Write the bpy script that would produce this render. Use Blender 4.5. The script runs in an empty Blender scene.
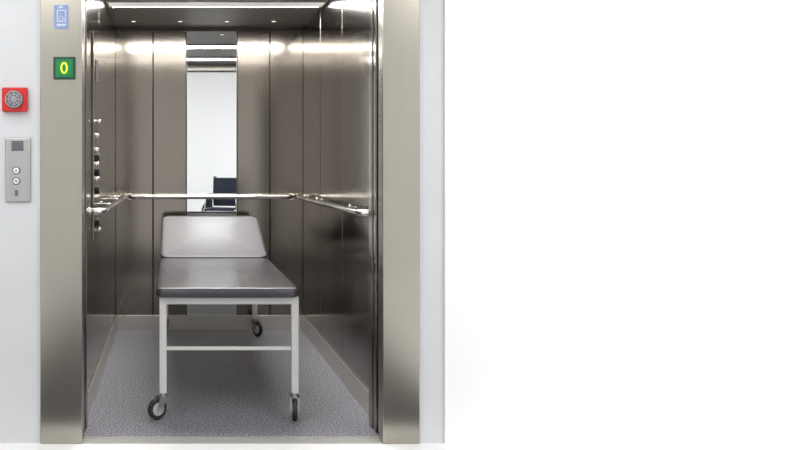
import bpy, bmesh, math
from mathutils import Vector, Matrix
S=bpy.context.scene
F=786.0; VX=172.0; VY=165.0; H=1.26
def PX(px,Y): return (px-VX)/F*Y
def PZ(py,Y): return H-(py-VY)/F*Y

# ---------------- materials ----------------
def mat(name, col, rough=.5, metal=0, coat=0, emis=None, estr=0, spec=.5):
    m=bpy.data.materials.new(name); m.use_nodes=True
    b=m.node_tree.nodes['Principled BSDF']
    b.inputs['Base Color'].default_value=(*col,1)
    b.inputs['Roughness'].default_value=rough
    b.inputs['Metallic'].default_value=metal
    b.inputs['Coat Weight'].default_value=coat
    b.inputs['Specular IOR Level'].default_value=spec
    if emis:
        b.inputs['Emission Color'].default_value=(*emis,1); b.inputs['Emission Strength'].default_value=estr
    return m
def noisy(m, scale, c0, c1, ramp=(.35,.65), nscale=1.0, rr=None, bump=0, detail=4):
    nt=m.node_tree; N=nt.nodes; L=nt.links; b=N['Principled BSDF']
    tc=N.new('ShaderNodeTexCoord'); mp=N.new('ShaderNodeMapping'); mp.inputs['Scale'].default_value=scale
    no=N.new('ShaderNodeTexNoise'); no.inputs['Scale'].default_value=nscale; no.inputs['Detail'].default_value=detail
    L.new(tc.outputs['Object'],mp.inputs['Vector']); L.new(mp.outputs[0],no.inputs['Vector'])
    r=N.new('ShaderNodeValToRGB'); r.color_ramp.elements[0].position=ramp[0]; r.color_ramp.elements[1].position=ramp[1]
    r.color_ramp.elements[0].color=(*c0,1); r.color_ramp.elements[1].color=(*c1,1)
    L.new(no.outputs[0],r.inputs[0]); L.new(r.outputs[0],b.inputs['Base Color'])
    if rr:
        mr=N.new('ShaderNodeMapRange'); mr.inputs['To Min'].default_value=rr[0]; mr.inputs['To Max'].default_value=rr[1]
        L.new(no.outputs[0],mr.inputs[0]); L.new(mr.outputs[0],b.inputs['Roughness'])
    if bump:
        bp=N.new('ShaderNodeBump'); bp.inputs['Strength'].default_value=bump; bp.inputs['Distance'].default_value=.002
        L.new(no.outputs[0],bp.inputs['Height']); L.new(bp.outputs[0],b.inputs['Normal'])
    return m
steel_wall=noisy(mat('brushed_steel_wall',(.4,.35,.3),.3,1),(320,320,1.5),(.225,.203,.174),(.25,.227,.196),rr=(.11,.17),bump=.015)
steel_frame=noisy(mat('brushed_steel_frame',(.5,.45,.38),.35,1),(600,600,1.0),(.385,.362,.315),(.40,.378,.33),rr=(.22,.28),bump=.01)
steel_h=noisy(mat('brushed_steel_horizontal',(.6,.57,.53),.35,1),(1.5,1.5,350),(.44,.41,.37),(.48,.45,.41),rr=(.25,.33),bump=.02)
steel_base=noisy(mat('baseboard_steel',(.6,.57,.53),.4,.75),(1.5,1.5,350),(.54,.52,.48),(.58,.56,.52),rr=(.3,.38))
alu=mat('sill_aluminium',(.50,.49,.47),.45,.4)
steel_ceil=mat('ceiling_steel',(.36,.345,.33),.5,.85)
chrome=mat('polished_steel',(.72,.70,.67),.16,1)
mirror_m=mat('mirror_glass',(.90,.92,.92),.01,1)
dark=mat('shadow_gap_black',(.01,.01,.01),.6)
darksteel=mat('dark_steel',(.10,.09,.08),.35,1)
casters=mat('caster_steel',(.45,.44,.43),.3,1)
floor_m=noisy(mat('speckled_vinyl',(.3,.3,.32),.45),(1,1,1),(.06,.06,.068),(.37,.37,.41),ramp=(.38,.62),nscale=110,rr=(.45,.6),bump=.1,detail=3)
wall_m=noisy(mat('painted_wall',(.7,.71,.72),.7),(1,1,1),(.64,.65,.665),(.66,.67,.685),nscale=6)
white_m=mat('white_wall_panel',(.96,.96,.96),.6)
lfloor_m=noisy(mat('white_floor_tile',(.92,.92,.92),.4),(1,1,1),(.92,.92,.92),(.95,.95,.95),nscale=3)
blocker_m=noisy(mat('grey_bounce_blocker',(.12,.12,.125),.9),(1,1,1),(.05,.05,.055),(.09,.09,.095),nscale=60)  # for the added sheet that soaks up lobby bounce light
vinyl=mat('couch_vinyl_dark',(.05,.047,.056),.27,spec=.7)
vinyl_lit=mat('couch_vinyl_lit',(.125,.125,.14),.36,spec=.5)  # same dark vinyl; light falling on the backrest painted in as lighter grey
paint=mat('white_enamel',(.62,.62,.60),.35)
rubber=mat('black_rubber',(.015,.015,.015),.5)
hub=mat('grey_plastic',(.45,.45,.46),.4)
red=mat('red_plastic',(.62,.012,.01),.4)
grey=mat('grey_grille',(.12,.13,.14),.5)
green=mat('green_display',(.0,.15,.05),.3,emis=(0,.35,.08),estr=.2)
green_d=mat('green_bezel',(.005,.06,.025),.3)
yellow=mat('yellow_digit',(.8,.9,.03),.4,emis=(.85,1,.03),estr=.5)
blue=mat('blue_sign',(.26,.34,.56),.5)
bluel=mat('sign_symbol',(.62,.68,.82),.5)
plate=noisy(mat('call_plate_steel',(.42,.42,.41),.38,1),(350,350,2),(.40,.40,.39),(.46,.46,.45),rr=(.3,.4))
white_p=mat('white_plastic',(.85,.85,.85),.35)
navy=mat('navy_fabric',(.02,.025,.045),.8)
lamp_m=mat('lamp_diffuser',(.5,.5,.5),.5,emis=(1,.97,.92),estr=.4)
down_m=mat('downlight_diffuser',(.9,.9,.9),.5,emis=(1,.95,.88),estr=1.5)
lamp2_m=mat('lobby_lamp_diffuser',(.9,.9,.9),.5,emis=(1,1,1),estr=1.5)

# ---------------- helpers ----------------
def finish(name,bm,m,parent=None,smooth=False,bevel=0,seg=3):
    me=bpy.data.meshes.new(name); bmesh.ops.recalc_face_normals(bm,faces=bm.faces); bm.to_mesh(me); bm.free()
    o=bpy.data.objects.new(name,me); S.collection.objects.link(o)
    me.materials.append(m)
    if smooth:
        for p in me.polygons: p.use_smooth=True
    if bevel:
        md=o.modifiers.new('bevel','BEVEL'); md.width=bevel; md.segments=seg; md.limit_method='ANGLE'
        for p in me.polygons: p.use_smooth=True
        wn=o.modifiers.new('wn','WEIGHTED_NORMAL')
    if parent:
        o.parent=parent; o.matrix_parent_inverse=Matrix.Translation(-Vector(parent.location))
    return o
def addbox(bm,x0,x1,y0,y1,z0,z1,M=None):
    vs=[bm.verts.new((x,y,z)) for x in (x0,x1) for y in (y0,y1) for z in (z0,z1)]
    for f in ((0,1,3,2),(4,6,7,5),(0,4,5,1),(2,3,7,6),(0,2,6,4),(1,5,7,3)): bm.faces.new([vs[i] for i in f])
    if M is not None:
        for v in vs: v.co=M@v.co
    return vs
def boxes(name,lst,m,parent=None,bevel=0,M=None):
    bm=bmesh.new()
    for b in lst: addbox(bm,*b,M=M)
    return finish(name,bm,m,parent,bevel=bevel,seg=2)
def empty(name,loc):
    e=bpy.data.objects.new(name,None); e.location=loc; e.empty_display_size=.1; S.collection.objects.link(e); return e
def addcyl(bm,p0,p1,r,n=20,r2=None):
    p0=Vector(p0);p1=Vector(p1); d=p1-p0
    M=Matrix.Translation((p0+p1)/2)@d.to_track_quat('Z','Y').to_matrix().to_4x4()
    bmesh.ops.create_cone(bm,cap_ends=True,segments=n,radius1=r,radius2=r if r2 is None else r2,depth=d.length,matrix=M)
def cyls(name,lst,m,parent=None,n=20,bevel=0):
    bm=bmesh.new()
    for c in lst: addcyl(bm,c[0],c[1],c[2],n)
    o=finish(name,bm,m,parent)
    for p in o.data.polygons: p.use_smooth=len(p.vertices)<=4
    if bevel:
        md=o.modifiers.new('bevel','BEVEL'); md.width=bevel; md.segments=2; md.limit_method='ANGLE'
    return o
def addtube(bm,pts,r,n=12,closed=False):
    pts=[Vector(p) for p in pts]; N=len(pts); rings=[]; up=None
    for i,p in enumerate(pts):
        if closed: t=(pts[(i+1)%N]-pts[i-1]).normalized()
        else: t=(pts[min(i+1,N-1)]-pts[max(i-1,0)]).normalized()
        if up is None:
            up=Vector((0,0,1)) if abs(t.z)<.9 else Vector((1,0,0))
        a=(up-t*up.dot(t)).normalized(); b=t.cross(a); up=a
        rings.append([bm.verts.new(p+a*r*math.cos(2*math.pi*k/n)+b*r*math.sin(2*math.pi*k/n)) for k in range(n)])
    for i in range(N if closed else N-1):
        A=rings[i];B=rings[(i+1)%N]
        for k in range(n): bm.faces.new((A[k],A[(k+1)%n],B[(k+1)%n],B[k]))
    if not closed: bm.faces.new(rings[0]); bm.faces.new(rings[-1])
def tubes(name,paths,r,m,parent=None,closed=False,n=12,M=None):
    bm=bmesh.new()
    for p in paths: addtube(bm,p,r,n,closed)
    if M is not None: bm.transform(M)
    return finish(name,bm,m,parent,smooth=True)
def arc(c,r,a0,a1,ax,ay,n=6):
    c=Vector(c);ax=Vector(ax);ay=Vector(ay)
    return [c+ax*r*math.cos(a0+(a1-a0)*i/n)+ay*r*math.sin(a0+(a1-a0)*i/n) for i in range(n+1)]
def slab(name,x0,x1,y0,y1,z0,z1,m,parent,rc=.045,be=.018,puff=.0,M=None,piping=None):
    def outline(ins,z,n=6):
        pts=[]
        r=max(rc-ins,.004)
        for cx,cy,a in ((x1-rc,y1-rc,0),(x0+rc,y1-rc,90),(x0+rc,y0+rc,180),(x1-rc,y0+rc,270)):
            for i in range(n+1):
                t=math.radians(a+90*i/n); pts.append((cx+r*math.cos(t),cy+r*math.sin(t),z))
        return pts
    prof=[]
    K=5
    for i in range(K+1):
        t=math.pi/2*i/K; prof.append((be*(1-math.sin(t)),z0+be*(1-math.cos(t))))
    for i in range(K+1):
        t=math.pi/2*i/K; prof.append((be*(1-math.cos(t)),z1-be*(1-math.sin(t))))
    bm=bmesh.new(); rings=[[bm.verts.new(p) for p in outline(a,z)] for a,z in prof]
    cx,cy=(x0+x1)/2,(y0+y1)/2
    base=outline(be,z1)
    for s in (.97,.93,.87,.8,.7,.6,.48,.35,.2,.08):
        rings.append([bm.verts.new((cx+(p[0]-cx)*s,cy+(p[1]-cy)*s,z1+puff*(1-s*s))) for p in base])
    n=len(rings[0])
    for A,B in zip(rings,rings[1:]):
        for k in range(n): bm.faces.new((A[k],A[(k+1)%n],B[(k+1)%n],B[k]))
    bm.faces.new(rings[0]); bm.faces.new(rings[-1])
    if M is not None: bm.transform(M)
    o=finish(name,bm,m,parent,smooth=True)
    if piping:
        bm=bmesh.new(); addtube(bm,outline(.004,z1-.006),.0065,8,True)
        if M is not None: bm.transform(M)
        finish(name+'_piping',bm,piping,parent,smooth=True)
    return o
def addlight(name,kind,loc,en,parent,col=(1,1,1),**kw):
    L=bpy.data.lights.new(name,kind); L.energy=en; L.color=col
    for k,v in kw.items(): setattr(L,k,v)
    o=bpy.data.objects.new(name,L); S.collection.objects.link(o); o.location=loc; o.parent=parent; o.matrix_parent_inverse=Matrix.Translation(-Vector(parent.location)); return o

# ---------------- elevator car shell ----------------
XL,XR,YB,YF,ZC=-.43,1.0,6.0,3.64,2.31
OL,OR,YW,ZH=-.4065,.953,3.55,2.25
boxes('floor',[(XL-.03,XR+.03,YF,YB+.03,-.05,0)],floor_m)
boxes('ceiling',[(XL-.03,XR+.03,3.70,YB+.03,ZC,ZC+.05)],steel_ceil)
def panel_wall(name,back_box,panels):
    e=empty(name,((back_box[0]+back_box[1])/2,(back_box[2]+back_box[3])/2,0))
    boxes('backing',[back_box],dark,e)
    for i,p in enumerate(panels): boxes('panel_%d'%(i+1),[p],steel_wall,e,bevel=.003)
    return e
g=.003
xs=[XL,PX(153,6),PX(186.5,6),PX(237,6),PX(270,6),XR]
bp=[(xs[i]+(g if i else 0),xs[i+1]-(g if i<4 else 0),YB,YB+.02,.0,ZC) for i in (0,1,3,4)]
panel_wall('wall_back',(XL-.03,XR+.03,YB+.02,YB+.06,0,ZC),bp)
ys=[3.80,4.62,5.3,6.0]
panel_wall('wall_left',(XL-.06,XL-.02,3.78,YB+.02,0,ZC),[(XL-.02,XL,ys[i]+g,ys[i+1]-g,0,ZC) for i in range(3)])
panel_wall('wall_right',(XR+.02,XR+.06,3.78,YB+.02,0,ZC),[(XR,XR+.02,ys[i]+g,ys[i+1]-g,0,ZC) for i in range(3)])
e=empty('mirror',((xs[2]+xs[3])/2,YB,1.2))
boxes('glass',[(xs[2]+.004,xs[3]-.004,YB+.002,YB+.012,.115,ZC-.002)],mirror_m,e)
boxes('edge_trim',[(xs[2]-.001,xs[2]+.004,YB-.002,YB+.012,.115,ZC-.002),(xs[3]-.004,xs[3]+.001,YB-.002,YB+.012,.115,ZC-.002)],darksteel,e)
boxes('baseboard_back',[(XL+.012,XR-.012,YB-.012,YB-.0005,0.0,.115)],steel_base,bevel=.002)
boxes('baseboard_left',[(XL+.0005,XL+.012,3.82,YB-.001,0.0,.115)],steel_base,bevel=.002)
boxes('baseboard_right',[(XR-.012,XR-.0005,3.82,YB-.001,0.0,.115)],steel_base,bevel=.002)
boxes('trim_1',[(XL+.008,XR-.008,YB-.008,YB-.0005,ZC-.03,ZC-.001)],darksteel)

# ---------------- door frame, leaves, sill ----------------
e=empty('elevator_door_frame',((OL+OR)/2,YW,0))
XOL,XOR=PX(40,YW),PX(420,YW)
boxes('jamb_left',[(XOL,OL,YW,3.63,0,ZH+.18)],steel_frame,e,bevel=.004)
boxes('jamb_right',[(OR,XOR,YW,3.63,0,ZH+.18)],steel_frame,e,bevel=.004)
boxes('header',[(OL,OR,YW,3.63,ZH,ZH+.18)],steel_h,e,bevel=.003)
e=empty('elevator_sliding_door',(OR+.1,3.68,0))
boxes('leaf_1',[(OR+.010,OR+.40,3.640,3.674,.006,ZH+.03)],steel_frame,e,bevel=.003)
boxes('leaf_2',[(OR+.002,OR+.40,3.684,3.728,.006,ZH+.03)],steel_wall,e,bevel=.003)
boxes('shaft_lining',[(OR+.05,OR+.42,3.729,3.737,0,ZH+.1),(OL-.1,OL-.03,3.632,3.742,0,ZH+.1),(OL-.03,OR+.05,3.632,3.74,ZH+.05,ZH+.1)],dark)  # dark lining of the elevator shaft around the door pocket
e=empty('elevator_car_front',((OL+OR)/2,3.77,0))
boxes('return_left',[(OL-.09,OL,3.745,3.81,0,ZC)],steel_wall,e,bevel=.003)
boxes('return_right',[(OR,OR+.12,3.745,3.81,0,ZC)],steel_wall,e,bevel=.003)
boxes('transom',[(OL,OR,3.745,3.81,ZH,ZC)],steel_h,e,bevel=.002)
boxes('trim_4',[(OL-.03,OL-.005,3.632,3.744,0,ZH+.04)],darksteel)
e=empty('elevator_door_sill',((OL+OR)/2,3.6,0))
boxes('plate',[(OL,OR,YW+.001,YF-.0005,-.04,.001)],alu,e)
boxes('ridges',[(OL,OR,y,y+.006,.001,.004) for y in (3.556,3.575,3.594,3.613,3.629)],alu,e)

# ---------------- handrails ----------------
def rail(name,p0,p1,wall_dir,brk,off):
    p0=Vector(p0);p1=Vector(p1);w=Vector(wall_dir);d=(p1-p0).normalized();R=.045
    pts=[p0+w*off]+arc(p0+d*R+w*R,R,0,math.pi/2,-d,-w)+arc(p1-d*R+w*R,R,math.pi/2,0,d,-w)+[p1+w*off]
    e=empty(name,(p0+p1)/2)
    tubes('bar',[pts],.018,chrome,e,n=16)
    l=[]
    for t in brk:
        q=p0.lerp(p1,t); l+= [(q,q+w*(off-.001),.008),(q+w*(off-.007),q+w*(off-.0005),.022)]
    l+=[(p0+w*(off-.007),p0+w*(off-.0005),.026),(p1+w*(off-.007),p1+w*(off-.0005),.026)]
    cyls('brackets',l,chrome,e)
ZR=1.02
rail('handrail',(XL+.11,YB-.055,ZR),(XR-.09,YB-.055,ZR),(0,1,0),(.2,.8),.055)
rail('handrail',(XL+.075,4.05,ZR),(XL+.075,YB-.10,ZR),(-1,0,0),(.4,.8),.075)
rail('handrail',(XR-.055,3.93,ZR),(XR-.055,YB-.09,ZR),(1,0,0),(.25,.75),.055)

# ---------------- control panel in car ----------------
e=empty('elevator_control_panel',(XL,4.4,1.3))
boxes('faceplate',[(XL,XL+.010,4.22,4.56,.85,1.98)],steel_wall,e,bevel=.003)
boxes('display',[(XL+.010,XL+.012,4.32,4.46,1.72,1.84)],dark,e)
cyls('buttons',[((XL+.008,yy,z),(XL+.018,yy,z),.018) for z in (1.42,1.34,1.26,1.18) for yy in (4.34,4.44)],chrome,e,bevel=.003)
cyls('alarm_buttons',[((XL+.008,4.39,z),(XL+.026,4.39,z),.024) for z in (1.3,1.22,1.12,.94)],rubber,e,bevel=.004)
cyls('key_switches',[((XL+.008,4.39,z),(XL+.030,4.39,z),.012) for z in (1.5,.90)],chrome,e,bevel=.002)

# ---------------- car lights ----------------
def striplight(name,y0,y1,x0,x1,pw):
    e=empty(name,((x0+x1)/2,(y0+y1)/2,ZC))
    boxes('diffuser',[(x0+.01,x1-.01,y0+.01,y1-.01,ZC-.008,ZC-.002)],lamp_m,e)
    boxes('housing',[(x0,x1,y0,y0+.01,ZC-.014,ZC-.0005),(x0,x1,y1-.01,y1,ZC-.014,ZC-.0005),(x0,x0+.01,y0+.01,y1-.01,ZC-.014,ZC-.0005),(x1-.01,x1,y0+.01,y1-.01,ZC-.014,ZC-.0005)],chrome,e)
    if pw: addlight('lamp','AREA',((x0+x1)/2,(y0+y1)/2,ZC-.012),pw,e,(1,.985,.97),shape='RECTANGLE',size=x1-x0-.06,size_y=y1-y0-.03)
striplight('ceiling_light',5.0,5.17,XL+.01,XR-.01,48)
striplight('ceiling_light',4.2,4.37,XL+.01,XR-.01,12)
for i,x in enumerate((-.28,.06,.40,.74)):
    e=empty('ceiling_downlight',(x,5.72,ZC))
    cyls('lens',[((x,5.72,ZC-.006),(x,5.72,ZC-.001),.018)],down_m,e,n=24)
    bm=bmesh.new(); addtube(bm,[(x+.022*math.cos(t),5.72+.022*math.sin(t),ZC-.005) for t in [2*math.pi*k/24 for k in range(24)]],.004,8,True)
    finish('ring',bm,chrome,e,smooth=True)
    addlight('lamp','SPOT',(x,5.72,ZC-.02),5,e,(1,.9,.78),spot_size=math.radians(150),spot_blend=.6,shadow_soft_size=.04)

# ---------------- lobby ----------------
LX0,LX1,LY0,LZ=-1.9,3.7,-1.7,3.0
WP=PX(445,YW)
boxes('wall_front',[(LX0,XOL,YW+.012,3.63,0,LZ),(XOR,LX1,YW+.012,3.63,0,LZ),(XOL,XOR,YW+.012,3.63,ZH+.18,LZ)],wall_m)
boxes('trim_2',[(WP,LX1,YW,YW+.0118,0,LZ)],white_m,bevel=.002)
boxes('wall_lobby_left',[(LX0-.1,LX0,LY0,3.63,0,LZ)],white_m)
boxes('wall_lobby_right',[(LX1,LX1+.1,LY0,3.63,0,LZ)],white_m)
boxes('wall_lobby_rear',[(LX0-.1,LX1+.1,LY0-.1,LY0,0,LZ)],white_m)
boxes('floor_lobby',[(LX0-.1,LX1+.1,LY0-.1,YW+.001,-.05,0),(LX0-.1,XOL,YW+.001,3.63,-.05,0),(XOR,LX1+.1,YW+.001,3.63,-.05,0)],lfloor_m)
boxes('bounce_blocker',[(-1.0,1.45,.1,3.30,.0005,.008)],blocker_m,bevel=.003)  # dark sheet added out of view to cut light bouncing into the car
boxes('ceiling_lobby',[(LX0-.1,LX1+.1,LY0-.1,3.63,LZ,LZ+.05)],white_m)
for (x,y,p) in ((-1.2,.2,22),(2.6,.2,25),(-1.25,2.3,18),(2.55,1.8,29)):
    e=empty('lobby_ceiling_light',(x,y,LZ))
    boxes('diffuser',[(x-.55,x+.55,y-.55,y+.55,LZ-.012,LZ-.002)],lamp2_m,e)
    boxes('housing',[(x-.58,x-.55,y-.58,y+.58,LZ-.02,LZ-.001),(x+.55,x+.58,y-.58,y+.58,LZ-.02,LZ-.001),(x-.55,x+.55,y-.58,y-.55,LZ-.02,LZ-.001),(x-.55,x+.55,y+.55,y+.58,LZ-.02,LZ-.001)],white_p,e)
    addlight('lamp','AREA',(x,y,LZ-.025),p,e,size=1.08)

# ---------------- wall fittings ----------------
YS=YW+.012
def bx(px0,px1,py0,py1,ya,yb,Y): return (PX(px0,Y),PX(px1,Y),ya,yb,PZ(py1,Y),PZ(py0,Y))
e=empty('fire_alarm_sounder',(PX(15,YS),YS,PZ(100,YS)))
boxes('base',[bx(3,28,88,112,YS-.03,YS+.001,YS)],red,e,bevel=.006)
cx,cz=PX(15.5,YS),PZ(100,YS)
cyls('grille_disc',[((cx,YS-.042,cz),(cx,YS-.028,cz),.040)],grey,e,n=32,bevel=.004)
bm=bmesh.new()
for r in (.012,.024,.036): addtube(bm,arc((cx,YS-.043,cz),r,0,2*math.pi*23/24,(1,0,0),(0,0,1),23),.0022,6,True)
for k in range(4):
    a=k*math.pi/4; d=Vector((math.cos(a),0,math.sin(a)))*.036; c=Vector((cx,YS-.044,cz)); addtube(bm,[c-d,c+d],.0022,6)
finish('grille_rings',bm,hub,e,smooth=True)
e=empty('elevator_call_panel',(PX(18,YS),YS,PZ(170,YS)))
boxes('faceplate',[bx(5.5,31,138,202,YS-.012,YS,YS)],plate,e,bevel=.008)
boxes('indicator_window',[bx(12,24,141,151,YS-.014,YS-.011,YS)],grey,e,bevel=.001)
for i,py in enumerate((170.5,181)):
    cx,cz=PX(17,YS),PZ(py,YS)
    cyls('button_ring_%d'%(i+1),[((cx,YS-.016,cz),(cx,YS-.01,cz),.017)],dark,e,n=28)
    cyls('button_%d'%(i+1),[((cx,YS-.021,cz),(cx,YS-.012,cz),.0135)],white_p,e,n=28,bevel=.002)
    s=1 if i==0 else -1
    bm=bmesh.new(); v=[bm.verts.new((cx+a,YS-.0215,cz+s*b)) for a,b in ((-.006,-.004),(.006,-.004),(0,.006))]; bm.faces.new(v)
    finish('arrow_%d'%(i+1),bm,dark,e)
boxes('key_slot',[bx(15.5,18.5,190,196,YS-.014,YS-.011,YS)],grey,e)
e=empty('floor_indicator_display',(PX(64.5,YW),YW,PZ(68,YW)))
boxes('bezel',[bx(53.5,75.5,57,79.5,YW-.010,YW,YW)],green_d,e,bevel=.003)
boxes('screen',[bx(56,73,59.5,77,YW-.0115,YW-.0095,YW)],green,e)
cx,cz=PX(64.5,YW),PZ(68.3,YW)
bm=bmesh.new(); addtube(bm,[(cx+.0125*math.cos(t),YW-.0125,cz+.0225*math.sin(t)) for t in [2*math.pi*i/28 for i in range(28)]],.0042,8,True)
finish('digit_zero',bm,yellow,e,smooth=True)
e=empty('accessibility_sign',(PX(61,YW),YW,PZ(17,YW)))
boxes('plate',[bx(54,68.5,5,29,YW-.003,YW,YW)],blue,e,bevel=.001)
boxes('pictogram_frame',[bx(57,66,10,11,YW-.004,YW-.003,YW),bx(57,66,21,22,YW-.004,YW-.003,YW),bx(57,58,11,21,YW-.004,YW-.003,YW),bx(65,66,11,21,YW-.004,YW-.003,YW),bx(57,66,24,26,YW-.004,YW-.003,YW),bx(59,63,6,8,YW-.004,YW-.003,YW)],bluel,e)
cx,cz=PX(61.3,YW),PZ(17,YW)
bm=bmesh.new(); addtube(bm,arc((cx,YW-.004,cz-.006),.009,math.radians(100),math.radians(360),(1,0,0),(0,0,1),12),.0017,6)
addtube(bm,[(cx-.002,YW-.004,cz+.012),(cx-.001,YW-.004,cz),(cx+.009,YW-.004,cz-.001),(cx+.013,YW-.004,cz-.012)],.0019,6)
finish('wheelchair_symbol',bm,bluel,e,smooth=True)

# ---------------- examination couch ----------------
bX0,bX1=PX(156,3.87),PX(299.5,3.87)
bF,hinge,ZS=3.86,5.13,.605
e=empty('examination_couch',((bX0+bX1)/2,4.8,0))
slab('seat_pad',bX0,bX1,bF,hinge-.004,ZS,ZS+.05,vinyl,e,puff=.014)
ang=math.radians(20)
M=Matrix.Translation((0,hinge,ZS+.002))@Matrix.Rotation(ang,4,'X')@Matrix.Translation((0,-hinge,-ZS))
slab('backrest_pad',bX0+.005,bX1-.005,hinge+.004,hinge+.68,ZS,ZS+.055,vinyl_lit,e,rc=.055,be=.022,puff=.016,M=M,piping=rubber)
boxes('backrest_board',[(bX0+.03,bX1-.03,hinge+.02,hinge+.66,ZS-.016,ZS-.001)],rubber,e,bevel=.003,M=M)
legx0,legx1=bX0+.016,bX1-.05+.016+.0
yf,yr=3.90,5.80
lw=.036
zt=ZS-.001
fr=[(legx0,legx1+lw,yf,yf+.03,zt-.036,zt),(legx0,legx1+lw,yr,yr+.03,zt-.036,zt),
    (legx0,legx0+.03,yf+.03,yr,zt-.036,zt),(legx1+.006,legx1+lw,yf+.03,yr,zt-.036,zt)]
boxes('frame_rails',fr,paint,e,bevel=.004)
ZL=.125
boxes('legs',[(x,x+lw,y,y+lw,ZL,zt-.034) for x in (legx0,legx1) for y in (yf,yr-.006)],paint,e,bevel=.004)
boxes('cross_bar_front',[(legx0+lw,legx1,yf+.008,yf+.026,.338,.356)],paint,e,bevel=.003)
boxes('cross_bar_rear',[(legx0+lw,legx1,yr,yr+.018,.338,.356)],paint,e,bevel=.003)
bx0=(legx0+legx1+lw)/2
tubes('backrest_strut',[[(bx0-.22,hinge+.15,zt-.03),(bx0-.22,hinge+.48,zt+.13)],[(bx0+.22,hinge+.15,zt-.03),(bx0+.22,hinge+.48,zt+.13)],[(legx0+.02,hinge+.15,zt-.03),(legx1+.02,hinge+.15,zt-.03)]],.01,paint,e)
def caster(name,x,y,th):
    R=.052; d=Vector((math.cos(th),math.sin(th),0)); a=Vector((-d.y,d.x,0)); c=Vector((x,y,R))+d*.035
    cyls(name+'_tyre',[(c-a*.012,c+a*.012,R)],rubber,e,n=36,bevel=.006)
    cyls(name+'_hub',[(c-a*.015,c+a*.015,.033),(c-a*.022,c+a*.022,.008)],hub,e,n=24,bevel=.002)
    bm=bmesh.new()
    for s in (-1,1):
        q=[Vector((x,y,.112))-d*.02,Vector((x,y,.112))+d*.03,c+d*.012-Vector((0,0,.008)),c-d*.012-Vector((0,0,.008))]
        A=[bm.verts.new(p+a*s*.018) for p in q]; B=[bm.verts.new(p+a*s*.021) for p in q]
        bm.faces.new(A);bm.faces.new(B)
        for k in range(4): bm.faces.new((A[k],A[(k+1)%4],B[(k+1)%4],B[k]))
    addcyl(bm,(x,y,.108),(x,y,.114),.026); addcyl(bm,(x,y,.113),(x,y,.127),.016)
    finish(name+'_fork',bm,casters,e)
hx=lw/2
caster('caster_1',legx0+hx,yf+hx,math.radians(215))
caster('caster_2',legx1+hx,yf+hx,math.radians(262))
caster('caster_3',legx0+hx,yr+.012,math.radians(250))
caster('caster_4',legx1+hx,yr+.012,math.radians(300))

# ---------------- wheelchair in lobby (seen in the mirror) ----------------
wl=Vector((.82,-.65,0)); e=empty('wheelchair',wl)
Mw=Matrix.Translation(wl)@Matrix.Rotation(math.radians(20),4,'Z')@Matrix.Scale(1.13,4)
def wb(n,l,m,b=0): return boxes(n,l,m,e,bevel=b,M=Mw)
wb('seat',[(-.21,.21,-.22,.20,.47,.50)],navy,.008)
wb('backrest',[(-.21,.21,-.245,-.22,.52,.93)],navy,.008)
wb('armrests',[(-.26,-.21,-.20,.10,.68,.705),(.21,.26,-.20,.10,.68,.705)],rubber,.008)
wb('side_guards',[(-.222,-.218,-.2,.1,.5,.67),(.218,.222,-.2,.1,.5,.67)],navy)
paths=[]
for s in (-1,1):
    x=.225*s
    paths+=[[(x,-.36,.93),(x,-.28,.94),(x,-.24,.90),(x,-.235,.3),(x,-.235,.28)],[(x,-.235,.48),(x,.2,.48),(x,.3,.36),(x,.38,.14)],[(x,-.235,.3),(x,.2,.3),(x,.2,.48)],[(x,-.2,.69),(x,.08,.69),(x,.12,.64),(x,.12,.48)],[(x,.2,.3),(x,.2,.17)]]
paths+=[[(-.225,.15,.46),(.225,-.15,.3)],[(.225,.15,.46),(-.225,-.15,.3)]]
tubes('frame',paths,.011,chrome,e,M=Mw)
tubes('push_handles',[[(s*.225,-.38,.93),(s*.225,-.29,.938)] for s in (-1,1)],.017,rubber,e,M=Mw)
wh=[]
sp=[]
for s in (-1,1):
    c=Vector((s*.275,-.15,.30))
    wh.append([c+Vector((0,.285*math.cos(t),.285*math.sin(t))) for t in [2*math.pi*i/40 for i in range(40)]])
    for k in range(12):
        t=k*math.pi/6; sp.append([c,c+Vector((0,.28*math.cos(t),.28*math.sin(t)))])
    sp.append([c-Vector((s*.05,0,0)),c+Vector((s*.02,0,0))])
tubes('wheel_tyres',wh,.0145,rubber,e,closed=True,n=8,M=Mw)
tubes('wheel_spokes',sp,.003,chrome,e,n=6,M=Mw)
tubes('push_rims',[[Vector((p.x+(.03 if p.x>0 else -.03),-.15+(p.y+.15)*.9,.3+(p.z-.3)*.9)) for p in w] for w in wh],.008,chrome,e,closed=True,n=8,M=Mw)
bm=bmesh.new()
for s in (-1,1): addcyl(bm,(s*.225-.014,.2,.09),(s*.225+.014,.2,.09),.09,24)
bm.transform(Mw); finish('front_casters',bm,rubber,e)
wb('footrests',[(-.23,-.04,.36,.48,.12,.135),(.04,.23,.36,.48,.12,.135)],rubber,.004)

# ---------------- world, camera ----------------
w=bpy.data.worlds.new('world'); S.world=w; w.use_nodes=True
w.node_tree.nodes['Background'].inputs[0].default_value=(.9,.92,1,1); w.node_tree.nodes['Background'].inputs[1].default_value=.3
cam=bpy.data.cameras.new('camera'); co=bpy.data.objects.new('camera',cam); S.collection.objects.link(co); S.camera=co
co.location=(0,0,H); co.rotation_euler=(math.pi/2,0,0)
cam.sensor_width=36; cam.lens=F*36/800; cam.shift_x=(400-VX)/800; cam.shift_y=-(225-VY)/800; cam.clip_start=.05
S.view_settings.view_transform='Standard'; S.view_settings.look='None'; S.view_settings.exposure=0
